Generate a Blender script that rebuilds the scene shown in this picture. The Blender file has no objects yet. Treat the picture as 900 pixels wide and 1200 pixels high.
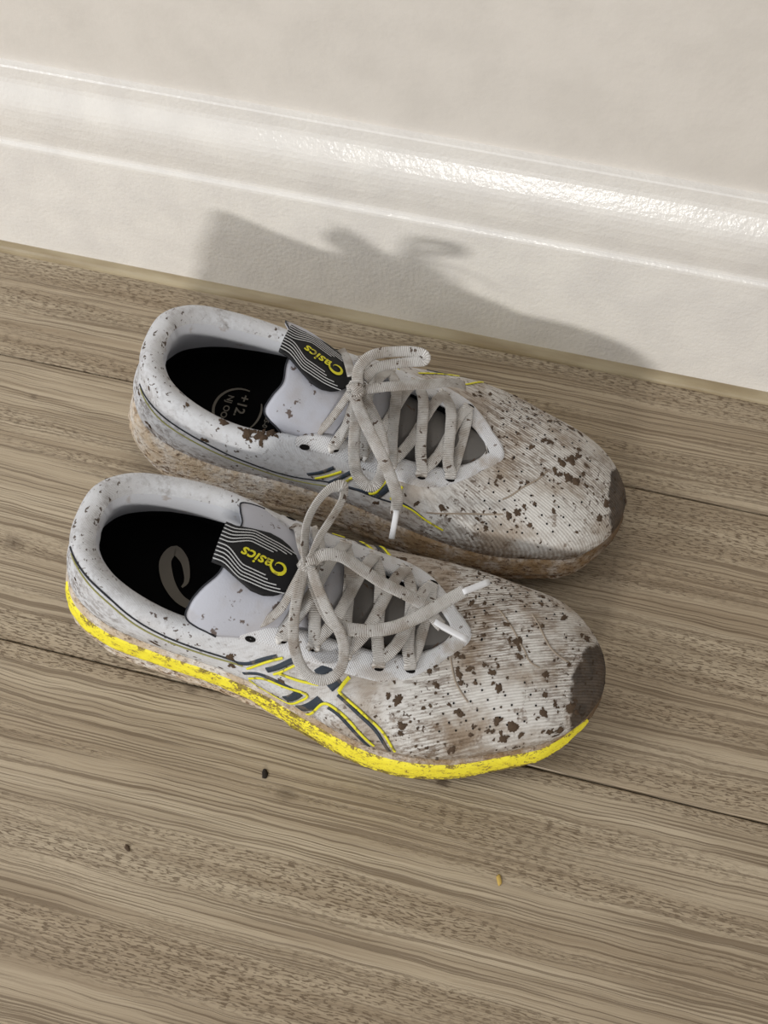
import bpy, bmesh, math, random
import numpy as np
from mathutils import Matrix, Vector, noise
random.seed(7)
scene = bpy.context.scene
# ------------------------------------------------------------------ camera
FPX, PITCH, CAMH = 1250.0, math.radians(62.0), 0.585
Xc = np.array([11050, 2420, -FPX], float); Xc /= np.linalg.norm(Xc)
fw = np.array([0, 0, 1.0])
E2 = fw - fw @ Xc * Xc; E2 /= np.linalg.norm(E2)
E1 = np.array([0, -1, 0.0]); E1 -= E1 @ Xc * Xc; E1 -= E1 @ E2 * E2; E1 /= np.linalg.norm(E1)
_s = math.sin(PITCH) / (E2 @ fw)
Uc = math.sqrt(1 - _s * _s) * E1 - _s * E2
R = np.stack([Xc, np.cross(Uc, Xc), Uc])
dv = R @ fw
campos = -dv * (CAMH / -dv[2])
M = Matrix.Identity(4)
for i in range(3):
    M[i][0], M[i][1], M[i][2], M[i][3] = R[i, 0], -R[i, 1], -R[i, 2], campos[i]
cd = bpy.data.cameras.new('camera'); cam = bpy.data.objects.new('camera', cd)
scene.collection.objects.link(cam)
cam.matrix_world = M
cd.sensor_fit = 'VERTICAL'; cd.sensor_height = 24; cd.lens = FPX * 24 / 1200
cd.clip_start = 0.02
cd.dof.use_dof = True; cd.dof.focus_distance = 0.60; cd.dof.aperture_fstop = 9.0
scene.camera = cam
# ------------------------------------------------------------------ light
scene.view_settings.view_transform = 'Standard'
scene.view_settings.look = 'None'
scene.view_settings.exposure = -0.12
scene.view_settings.gamma = 1.0
scene.view_settings.use_curve_mapping = False
world = bpy.data.worlds.new('room_ambient'); scene.world = world; world.use_nodes = True
bg = world.node_tree.nodes['Background']
bg.inputs[0].default_value = (1.0, 0.975, 0.95, 1); bg.inputs[1].default_value = 0.38
def area(name, loc, target, size, power, col, size_y=None):
    l = bpy.data.lights.new(name, 'AREA'); l.energy = power; l.color = col
    l.shape = 'RECTANGLE'; l.size = size; l.size_y = size_y or size
    o = bpy.data.objects.new(name, l); scene.collection.objects.link(o)
    o.location = loc
    o.rotation_euler = (Vector(target) - Vector(loc)).to_track_quat('-Z', 'Y').to_euler()
    return o
area('low_lamp', (-0.02, -2.3, 0.70), (0, 0, 0.05), 0.30, 25.0, (1.0, 0.975, 0.93), 0.14)
area('window_glow', (-1.7, -0.75, 1.35), (0, 0, 0), 0.9, 29.0, (0.93, 0.965, 1.0), 1.1)

# ------------------------------------------------------------------ material helpers
def srgb(r, g, b):
    f = lambda c: (c / 255 / 12.92) if c / 255 <= 0.04045 else ((c / 255 + 0.055) / 1.055) ** 2.4
    return (f(r), f(g), f(b), 1)
class NT:
    def __init__(s, name, rough=0.6, spec=0.4):
        s.m = bpy.data.materials.new(name); s.m.use_nodes = True
        s.t = s.m.node_tree; s.n = s.t.nodes; s.l = s.t.links
        s.b = s.n['Principled BSDF']; s.b.inputs['Roughness'].default_value = rough
        s.b.inputs['Specular IOR Level'].default_value = spec
        s.co = s.n.new('ShaderNodeTexCoord')
    def node(s, typ, **kw):
        n = s.n.new(typ)
        for k, v in kw.items(): setattr(n, k, v)
        return n
    def put(s, v, sock):
        if hasattr(v, 'is_output') or hasattr(v, 'links'): s.l.new(v, sock)
        else: sock.default_value = v
    def map(s, vec=None, sc=(1, 1, 1), rot=(0, 0, 0), loc=(0, 0, 0)):
        m = s.node('ShaderNodeMapping'); s.l.new(vec or s.co.outputs['Object'], m.inputs[0])
        m.inputs['Scale'].default_value = sc; m.inputs['Rotation'].default_value = rot; m.inputs['Location'].default_value = loc
        return m.outputs[0]
    def noise(s, vec=None, scale=5, detail=3, rough=0.5, dist=0):
        n = s.node('ShaderNodeTexNoise'); s.l.new(vec or s.co.outputs['Object'], n.inputs[0])
        n.inputs['Scale'].default_value = scale; n.inputs['Detail'].default_value = detail
        n.inputs['Roughness'].default_value = rough; n.inputs['Distortion'].default_value = dist
        return n.outputs[0]
    def vor(s, vec=None, scale=5, feature='F1'):
        n = s.node('ShaderNodeTexVoronoi', feature=feature); s.l.new(vec or s.co.outputs['Object'], n.inputs[0])
        n.inputs['Scale'].default_value = scale
        return n.outputs['Distance']
    def rng(s, v, a, b, c=0.0, d=1.0):
        n = s.node('ShaderNodeMapRange', interpolation_type='SMOOTHSTEP'); s.put(v, n.inputs[0])
        for i, x in zip((1, 2, 3, 4), (a, b, c, d)): n.inputs[i].default_value = x
        return n.outputs[0]
    def math(s, op, a, b=0.0, c=None):
        n = s.node('ShaderNodeMath', operation=op); s.put(a, n.inputs[0]); s.put(b, n.inputs[1])
        if c is not None: s.put(c, n.inputs[2])
        return n.outputs[0]
    def mix(s, f, a, b):
        n = s.node('ShaderNodeMix', data_type='RGBA'); s.put(f, n.inputs[0]); s.put(a, n.inputs[6]); s.put(b, n.inputs[7])
        return n.outputs[2]
    def sep(s, vec=None):
        n = s.node('ShaderNodeSeparateXYZ'); s.l.new(vec or s.co.outputs['Object'], n.inputs[0]); return n.outputs
    def bump(s, h, strength=0.3, dist=0.001, prev=None):
        n = s.node('ShaderNodeBump'); s.put(h, n.inputs['Height'])
        n.inputs['Strength'].default_value = strength; n.inputs['Distance'].default_value = dist
        if prev: s.l.new(prev, n.inputs['Normal'])
        s.l.new(n.outputs[0], s.b.inputs['Normal']); return n.outputs[0]
    def col(s, v): s.put(v, s.b.inputs['Base Color']); return s.m
def plain(name, c, rough=0.6, spec=0.4):
    t = NT(name, rough, spec); t.col(srgb(*c)); return t.m

# ------------------------------------------------------------------ mesh helpers
COL = scene.collection
def link(name, me, mat=None, parent=None, smooth=True, **props):
    o = bpy.data.objects.new(name, me); COL.objects.link(o)
    if mat: me.materials.append(mat)
    if smooth:
        me.polygons.foreach_set('use_smooth', [True] * len(me.polygons))
    if parent: o.parent = parent
    for k, v in props.items(): o[k] = v
    return o
def mesh(name, V, F, uv=None):
    me = bpy.data.meshes.new(name); me.from_pydata([tuple(map(float, v)) for v in V], [], F)
    if uv is not None:
        l = me.uv_layers.new(name='UVMap')
        idx = np.empty(len(me.loops), int); me.loops.foreach_get('vertex_index', idx)
        l.data.foreach_set('uv', np.array(uv, float)[idx].ravel())
    me.validate(); me.update(); return me
def fixn(me):
    bm = bmesh.new(); bm.from_mesh(me); bmesh.ops.recalc_face_normals(bm, faces=bm.faces); bm.to_mesh(me); bm.free(); return me
def gridf(nu, nv, closed_u=False, off=0, flip=False):
    F = []
    for i in range(nu if closed_u else nu - 1):
        for j in range(nv - 1):
            a = off + i * nv + j; b = off + ((i + 1) % nu) * nv + j
            q = (a, b, b + 1, a + 1)
            F.append(q[::-1] if flip else q)
    return F
def catmull(P, n, closed=False):
    P = np.array(P, float); N = len(P); out = []
    segs = N if closed else N - 1
    ts = np.linspace(0, segs, n, endpoint=not closed)
    for t in ts:
        i = min(int(t), segs - 1); f = t - i
        g = (lambda k: P[k % N]) if closed else (lambda k: P[min(max(k, 0), N - 1)])
        p0, p1, p2, p3 = g(i - 1), g(i), g(i + 1), g(i + 2)
        out.append(0.5 * (2 * p1 + (p2 - p0) * f + (2 * p0 - 5 * p1 + 4 * p2 - p3) * f * f + (3 * p1 - p0 - 3 * p2 + p3) * f ** 3))
    return np.array(out)
def prism(name, prof, x0, x1, mat, parent=None, **props):
    """extrude a (y,z) profile along x"""
    n = len(prof); V = [(x0, y, z) for y, z in prof] + [(x1, y, z) for y, z in prof]
    F = [(i, (i + 1) % n, n + (i + 1) % n, n + i) for i in range(n)] + [tuple(range(n))[::-1], tuple(range(n, 2 * n))]
    return link(name, fixn(mesh(name, V, F)), mat, parent, smooth=False, **props)

# ------------------------------------------------------------------ setting
WY = 0.157; FACE = 0.012
def wood():
    t = NT('grey_oak_laminate', 0.45, 0.35)
    info = t.node('ShaderNodeObjectInfo')
    add = t.node('ShaderNodeVectorMath', operation='ADD'); t.l.new(t.co.outputs['Object'], add.inputs[0])
    cmb = t.node('ShaderNodeCombineXYZ'); t.l.new(t.math('MULTIPLY', info.outputs['Random'], 7.0), cmb.inputs[0])
    t.l.new(t.math('MULTIPLY', info.outputs['Random'], 3.0), cmb.inputs[1]); t.l.new(cmb.outputs[0], add.inputs[1])
    v = add.outputs[0]
    warp = t.noise(t.map(v, (2.2, 9, 1)), 1, 2)
    x, y, z = t.sep(v)
    y2 = t.math('ADD', y, t.math('MULTIPLY', t.math('SUBTRACT', warp, 0.5), 0.022))
    cv = t.node('ShaderNodeCombineXYZ'); t.l.new(x, cv.inputs[0]); t.l.new(y2, cv.inputs[1])
    w = cv.outputs[0]
    fw_ = t.noise(t.map(w, (26, 60, 1)), 1, 2); y3 = t.math('ADD', y2, t.math('MULTIPLY', t.math('SUBTRACT', fw_, 0.5), 0.0035))
    c3 = t.node('ShaderNodeCombineXYZ'); t.l.new(x, c3.inputs[0]); t.l.new(y3, c3.inputs[1]); w3 = c3.outputs[0]
    broad = t.noise(t.map(w, (1.6, 26, 1)), 1, 3, 0.55)
    tone = t.noise(t.map(w3, (5, 150, 1)), 1, 4, 0.65)
    lines = t.noise(t.map(w3, (5, 760, 1)), 1, 2, 0.5)
    hair = t.noise(t.map(w3, (14, 1500, 1), loc=(5, 2, 0)), 1, 2, 0.6)
    dash = t.noise(t.map(w3, (210, 1300, 1)), 1, 2, 0.5)
    band = t.rng(t.noise(t.map(w, (2.6, 36, 1), loc=(3, 1, 0)), 1, 3), 0.46, 0.60)
    dmask = t.math('MULTIPLY', t.rng(dash, 0.54, 0.58), band)
    lmask = t.math('MULTIPLY', t.rng(lines, 0.52, 0.59), t.math('SUBTRACT', 1.0, t.math('MULTIPLY', band, 0.6)))
    c = t.mix(t.rng(broad, 0.3, 0.7), srgb(166, 149, 125), srgb(190, 175, 151))
    c = t.mix(t.math('MULTIPLY', t.rng(tone, 0.38, 0.66), 0.45), c, srgb(124, 106, 83))
    c = t.mix(t.math('MULTIPLY', t.rng(hair, 0.45, 0.65), 0.35), c, srgb(112, 94, 72))
    c = t.mix(t.math('MULTIPLY', lmask, 0.62), c, srgb(92, 74, 54))
    c = t.mix(t.math('MULTIPLY', dmask, 0.72), c, srgb(92, 74, 54))
    kn = t.rng(t.vor(t.map(w, (5, 11, 1)), 1.0), 0.02, 0.11, 1, 0)
    c = t.mix(t.math('MULTIPLY', kn, 0.5), c, srgb(96, 80, 62))
    for kx, ky, kr, ks in ((.0712, -.1545, .0042, .75), (-.010, -.182, .006, .35), (-.215, -.075, .006, .4), (-.245, .028, .003, .4), (-.079, -.138, .004, .4)):   # knots and scuffs
        vd = t.node('ShaderNodeVectorMath', operation='DISTANCE'); t.l.new(t.map(None, (.8, 1, 0)), vd.inputs[0]); vd.inputs[1].default_value = (kx * .8, ky, 0)
        c = t.mix(t.math('MULTIPLY', t.rng(t.math('ADD', vd.outputs['Value'], t.math('MULTIPLY', t.math('SUBTRACT', dash, .5), kr * 2.2)), kr * .3, kr, 1, 0), ks), c, srgb(70, 55, 42))
    t.col(c)
    h = t.math('ADD', t.math('MULTIPLY', dmask, -1.0), t.math('MULTIPLY', lmask, -0.8))
    t.bump(h, 0.7, 0.0004)
    return t.m
MW = wood()
floor = link('floor', mesh('floor', [(-1.5, -1.6, -.012), (1.5, -1.6, -.012), (1.5, WY, -.012), (-1.5, WY, -.012)], [(0, 1, 2, 3)]),
             plain('underlay', (60, 50, 40)), None, False, kind='structure')
def plank(y0, y1, x0=-1.5, x1=1.5, b=0.0009):
    P = [(y0, -.0118), (y1, -.0118), (y1, -b), (y1 - b, 0), (y0 + b, 0), (y0, -b)]
    return prism('plank', P, x0, x1, MW, floor)
g = 0.00035
for k in range(-8, 1):
    plank(0.055 + 0.190 * (k - 1) + g, 0.055 + 0.190 * k - g)
plank(0.055 + g, WY)

def paint(name, c, bumpy, rough=0.35, sc=420):
    t = NT(name, rough, 0.5)
    n = t.noise(None, sc, 3, 0.55); n2 = t.noise(None, 35, 3, 0.5)
    dots = t.rng(t.vor(None, 34), 0.02, 0.035, 1, 0)
    keep = t.rng(t.noise(None, 9, 1), 0.60, 0.62)
    cc = t.mix(t.rng(n2, 0.3, 0.75), srgb(*c), srgb(*[int(v * 0.965) for v in c]))
    cc = t.mix(t.math('MULTIPLY', t.math('MULTIPLY', dots, keep), 0.5), cc, srgb(120, 108, 90))
    t.col(cc)
    t.bump(t.math('ADD', n, t.math('MULTIPLY', n2, 2.0)), bumpy, 0.001)
    return t.m
MWALL = paint('wall_paint', (222, 216, 208), 0.16, 0.55, 260)
MSK = paint('gloss_trim_paint', (238, 234, 228), 0.38, 0.23, 380)
wall = prism('wall_back', [(WY, -.012), (WY + .12, -.012), (WY + .12, 2.4), (WY, 2.4)], -1.5, 1.5, MWALL, kind='structure')
prof = [(0, 0.001), (FACE, 0.001), (FACE, .0985), (.0117, .1002), (.0108, .1014), (.0098, .1018), (.0095, .1040), (.0100, .108), (.0112, .116), (.0118, .124), (.0117, .130),
        (.0113, .1330), (.0103, .1362), (.0089, .1394), (.0073, .1426), (.0059, .1456), (.0052, .1484), (.0050, .1560), (.0042, .1568), (0, .1574)]
sk = prism('baseboard_back', [(WY - a, z) for a, z in prof], -1.5, 1.5, MSK, kind='structure')
bead = [(WY - FACE + .001, .0)] + [(WY - FACE - .0072 * math.cos(t), .0045 * math.sin(t)) for t in np.linspace(0, math.pi / 2, 6)] + [(WY - FACE + .001, .0045)]
t = NT('aged_sealant', 0.4); t.col(t.mix(t.rng(t.noise(t.map(None, (12, 60, 60)), 1, 3), .35, .65), srgb(176, 162, 134), srgb(148, 131, 102)))
t.bump(t.noise(None, 90), .3, .001)
prism('trim_1', bead, -1.5, 1.5, t.m, kind='structure')

# ------------------------------------------------------------------ shoe geometry (right shoe frame: x heel->toe, +y medial)
LAT = [(0, 0), (.003, -.014), (.014, -.029), (.035, -.038), (.065, -.0415), (.095, -.0430), (.125, -.0465), (.155, -.0535), (.185, -.0605), (.212, -.0620), (.240, -.0570), (.265, -.0470), (.288, -.0365), (.303, -.0240), (.3125, -.0080), (.3140, .0040)]
MED = [(.003, .014), (.014, .028), (.035, .0365), (.065, .0395), (.095, .0385), (.125, .0385), (.155, .0410), (.185, .0460), (.212, .0495), (.240, .0500), (.265, .0460), (.288, .0405), (.303, .0290), (.3115, .0160)]
OUT = catmull(LAT + MED[::-1], 300, True)                            # sole outline, heel -> lateral -> toe -> medial
def lerp(x, tab):
    xs, ys = zip(*tab); return np.interp(x, xs, ys)
def sm(x, tab):
    """smooth table lookup"""
    return (lerp(x - .006, tab) + lerp(x, tab) + lerp(x + .006, tab)) / 3
ZT = [(0, .050), (.02, .0475), (.06, .041), (.12, .036), (.18, .032), (.25, .030), (.29, .032), (.318, .036)]
ZB = [(0, .012), (.012, .007), (.03, .001), (.05, 0), (.20, 0), (.24, .0015), (.28, .008), (.318, .019)]
def nrm2(P, closed=True):
    t = np.roll(P, -1, 0) - np.roll(P, 1, 0); n = np.stack([-t[:, 1], t[:, 0]], 1)   # curve runs clockwise seen from above? fixed below
    n /= np.linalg.norm(n, axis=1)[:, None]
    c = P.mean(0)
    if ((P - c) * n).sum() < 0: n = -n
    return n
ON = nrm2(OUT)
# upper keys: (index into OUT by fraction, T xyz, a1 out, b1 up, a2 out, b2 down, roll radius)
def near_out(x, side):
    P = OUT; d = np.abs(P[:, 0] - x) + np.where((P[:, 1] * side) > -0.004, 0, 1)
    return int(d.argmin())
HEEL = 0
KEYS = [  # bx, T, a1, b1, a2, b2, r
    (0.0,  (.0170, 0, .1000), .003, .024, .0020, .020, .0072),
    (.010, (.0205, -.018, .0995), .003, .024, .0020, .020, .0078),
    (.030, (.0345, -.0315, .0950), .003, .020, .004, .018, .0066),
    (.058, (.0560, -.0385, .0870), .003, .016, .006, .016, .0058),
    (.086, (.0810, -.0410, .0800), .003, .014, .006, .014, .0052),
    (.108, (.1000, -.0385, .0775), .003, .014, .007, .012, .0046),
    (.124, (.1150, -.0330, .0790), .004, .016, .010, .009, .0038),
    (.140, (.1290, -.0275, .0810), .005, .018, .013, .006, .0030),
    (.163, (.1480, -.0245, .0785), .005, .019, .014, .0045, .0016),
    (.190, (.1740, -.0235, .0715), .005, .019, .015, .004, .0012),
    (.215, (.1980, -.0210, .0660), .005, .020, .017, .002, .0010),
    (.243, (.2140, -.0135, .0632), .006, .020, .020, -.001, .0010),
    (.272, (.2210, -.0070, .0624), .0080, .021, .026, -.0025, .0010),
    (.300, (.2240, -.0022, .0622), .0095, .021, .036, -.0045, .0010),
]
def build_arrays():
    NO = len(OUT)
    lat = []; med = []
    for k in KEYS:
        lat.append((near_out(k[0], -1), k[1], k[2:]))
    for k in KEYS[1:]:
        T = k[1]; med.append((near_out(k[0], 1), (T[0], -T[1] * 0.98, T[2] + float(np.interp(T[0], [.03, .06, .09, .12, .15], [0, .002, .004, .003, 0]))), k[2:]))
    tip = int(OUT[:, 0].argmax())
    keys = lat + [(tip, (.2258, .001, .0620), (.0105, .021, .038, -.0045, .0010))] + med[::-1]
    idx = [k[0] for k in keys]; idx[0] = 0
    for i in range(1, len(idx)):
        if idx[i] <= idx[i - 1]: idx[i] = idx[i - 1] + 2
    dat = np.array([list(k[1]) + list(k[2]) for k in keys])
    # catmull over key index, then resample uniformly in outline index
    n = len(keys); dense = catmull(np.hstack([dat, np.zeros((n, 1))]), n * 40, True)[:, :8]
    kid = np.interp(np.linspace(0, n, n * 40, endpoint=False), np.arange(n + 1), idx + [NO])
    U = np.arange(NO)
    D = np.stack([np.interp(U, kid, dense[:, j], period=NO) for j in range(8)], 1)
    for _ in range(3): D = (np.roll(D, 1, 0) + 2 * D + np.roll(D, -1, 0)) / 4
    return D
D = build_arrays()
NU = len(OUT); NV = 30; NR = 7; NL = 9
n3 = np.hstack([ON, np.zeros((NU, 1))]); up = np.array([0, 0, 1.0])
Bc = np.hstack([OUT - ON * .0032, sm(OUT[:, 0], ZT)[:, None] - .002])
Tc = D[:, :3]
P1 = Bc + n3 * D[:, 3:4] + up * D[:, 4:5]
P2 = Tc + n3 * D[:, 5:6] - up * D[:, 6:7]
vs = np.linspace(0, 1, NV)
OUTER = np.stack([(1 - v) ** 3 * Bc + 3 * (1 - v) ** 2 * v * P1 + 3 * (1 - v) * v * v * P2 + v ** 3 * Tc for v in vs], 1)  # NU,NV,3
tg = OUTER[:, -1] - OUTER[:, -3]; tg /= np.linalg.norm(tg, axis=1)[:, None]
inw = -n3 - tg * (-n3 * tg).sum(1)[:, None]; inw /= np.linalg.norm(inw, axis=1)[:, None]
r = D[:, 7:8]
ROLL = np.stack([Tc + inw * r * (1 - math.cos(a)) + tg * r * .9 * math.sin(a) for a in np.linspace(0, math.radians(150), NR + 1)[1:]], 1)
insz = lambda x: sm(x, [(0, .054), (.03, .050), (.08, .048), (.14, .043), (.2, .038), (.32, .040)])
Ins = np.hstack([OUT - ON * lerp(OUT[:, 0], [(0, .012), (.02, .008), (.05, .0058), (.32, .0058)])[:, None], insz(OUT[:, 0])[:, None]])
Re = ROLL[:, -1]
LIN = []
for v in np.linspace(0, 1, NL + 1)[1:]:
    rk = np.minimum(1, r / .005); q1 = Re + (.002 + .010 * rk) * (inw * .5 - tg * .78) * rk - up * .009 * (1 - rk) - n3 * 0; q2 = Ins + up * .016 - n3 * np.minimum(.0025, r * .5)
    LIN.append((1 - v) ** 3 * Re + 3 * (1 - v) ** 2 * v * q1 + 3 * (1 - v) * v * v * q2 + v ** 3 * Ins)
LIN = np.stack(LIN, 1)
EXT = np.concatenate([OUTER, ROLL[:, :4]], 1)                     # outer skin and the crest of the rim
SURF_N = np.cross(np.gradient(EXT, axis=1), np.roll(EXT, -1, 0) - np.roll(EXT, 1, 0))
SURF_N /= np.linalg.norm(SURF_N, axis=2)[:, :, None] + 1e-12
if (SURF_N[:, 8] * n3).sum() < 0: SURF_N = -SURF_N
VMAX = (EXT.shape[1] - 1) / (NV - 1)
def surf(u, v, off=0.0):
    """u in outline samples 0..NU, v 0..1 (up to VMAX on the rim)"""
    i = int(math.floor(u)) % NU; f = u - math.floor(u); j = min(max(v, 0), VMAX) * (NV - 1); k = min(int(j), EXT.shape[1] - 2); h = j - k
    def S(A): return (A[i, k] * (1 - f) * (1 - h) + A[(i + 1) % NU, k] * f * (1 - h) + A[i, k + 1] * (1 - f) * h + A[(i + 1) % NU, k + 1] * f * h)
    return S(EXT) + S(SURF_N) * off, S(SURF_N)

def tube(pts, w, th, nrm=None, n=None, taper=False, seg=10, closed=False):
    """flattened lace-like sweep; nrm = list of normals or one vector"""
    P = np.array(pts, float)
    L = np.linalg.norm(np.diff(P, axis=0), axis=1).sum()
    n = n or max(6, int(L / .0022))
    C = catmull(P, n)
    T = np.gradient(C, axis=0); T /= np.linalg.norm(T, axis=1)[:, None]
    if nrm is None: N = np.tile([0, 0, 1.0], (n, 1))
    else:
        N = np.array(nrm, float)
        N = np.tile(N, (n, 1)) if N.ndim == 1 else catmull(N, n)
    N = N - (N * T).sum(1)[:, None] * T
    # rotation-minimising fallback where the hint is parallel to the path
    for i in range(n):
        l = np.linalg.norm(N[i])
        if l < 0.15 and i: q = N[i - 1] - (N[i - 1] @ T[i]) * T[i]; N[i] = q / (np.linalg.norm(q) + 1e-9)
        else: N[i] /= (l + 1e-9)
    for _ in range(2):
        N[1:-1] = (N[:-2] + 2 * N[1:-1] + N[2:]) / 4; N -= (N * T).sum(1)[:, None] * T; N /= np.linalg.norm(N, axis=1)[:, None] + 1e-9
    S = np.cross(T, N); acc = np.concatenate([[0], np.cumsum(np.linalg.norm(np.diff(C, axis=0), axis=1))])
    V = []; UV = []
    for i in range(n):
        k = 1.0
        if taper: k = 1 - .35 * (i / (n - 1)) ** 6
        for j in range(seg):
            a = 2 * math.pi * j / seg; ca, sa = math.cos(a), math.sin(a)
            ca = math.copysign(abs(ca) ** .6, ca); sa = math.copysign(abs(sa) ** .6, sa)
            V.append(C[i] + S[i] * w / 2 * ca * k + N[i] * th / 2 * sa * k); UV.append((acc[i], j / seg))
    F = []
    for i in range(n - 1):
        for j in range(seg):
            F.append((i * seg + j, (i + 1) * seg + j, (i + 1) * seg + (j + 1) % seg, i * seg + (j + 1) % seg))
    F.append(tuple(range(seg))); F.append(tuple(range((n - 1) * seg, n * seg))[::-1])
    return V, F, UV

def U_at(x, side, v):
    """outline parameter whose surface point at height v has this x"""
    best = None
    for i in range(NU):
        p, _ = surf(i, v)
        if p[1] * side > (0.0 if x < .3 else -1):
            d = abs(p[0] - x)
            if best is None or d < best[0]: best = (d, i)
    i = best[1]; lo = min((abs(surf(i + f, v)[0][0] - x), f) for f in np.linspace(-1, 1, 21))
    return i + lo[1]

# tongue surface -----------------------------------------------------
TZ = [(.088, .1080), (.100, .1080), (.110, .1045), (.125, .0965), (.145, .0865), (.17, .0755), (.20, .0665), (.234, .0590)]
TW = [(.090, .036), (.110, .034), (.13, .030), (.16, .0255), (.19, .0215), (.234, .018)]
TY = [(.090, -.0020), (.11, -.0015), (.14, -.001), (.2, 0), (.24, 0)]
def tongue_pt(x, q, off=0.0, lean=0.0):
    w = float(sm(x, TW)); th = q / w + lean
    cy = float(sm(x, TY)); cz = float(sm(x, TZ))
    dz = (float(sm(x + .004, TZ)) - float(sm(x - .004, TZ))) / .008
    nx = -dz; n = np.array([nx, math.sin(th), math.cos(th)]); n /= np.linalg.norm(n)
    p = np.array([x, cy + w * math.sin(th), cz - w * (1 - math.cos(th)) * .9])
    return p + n * off, n

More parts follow.
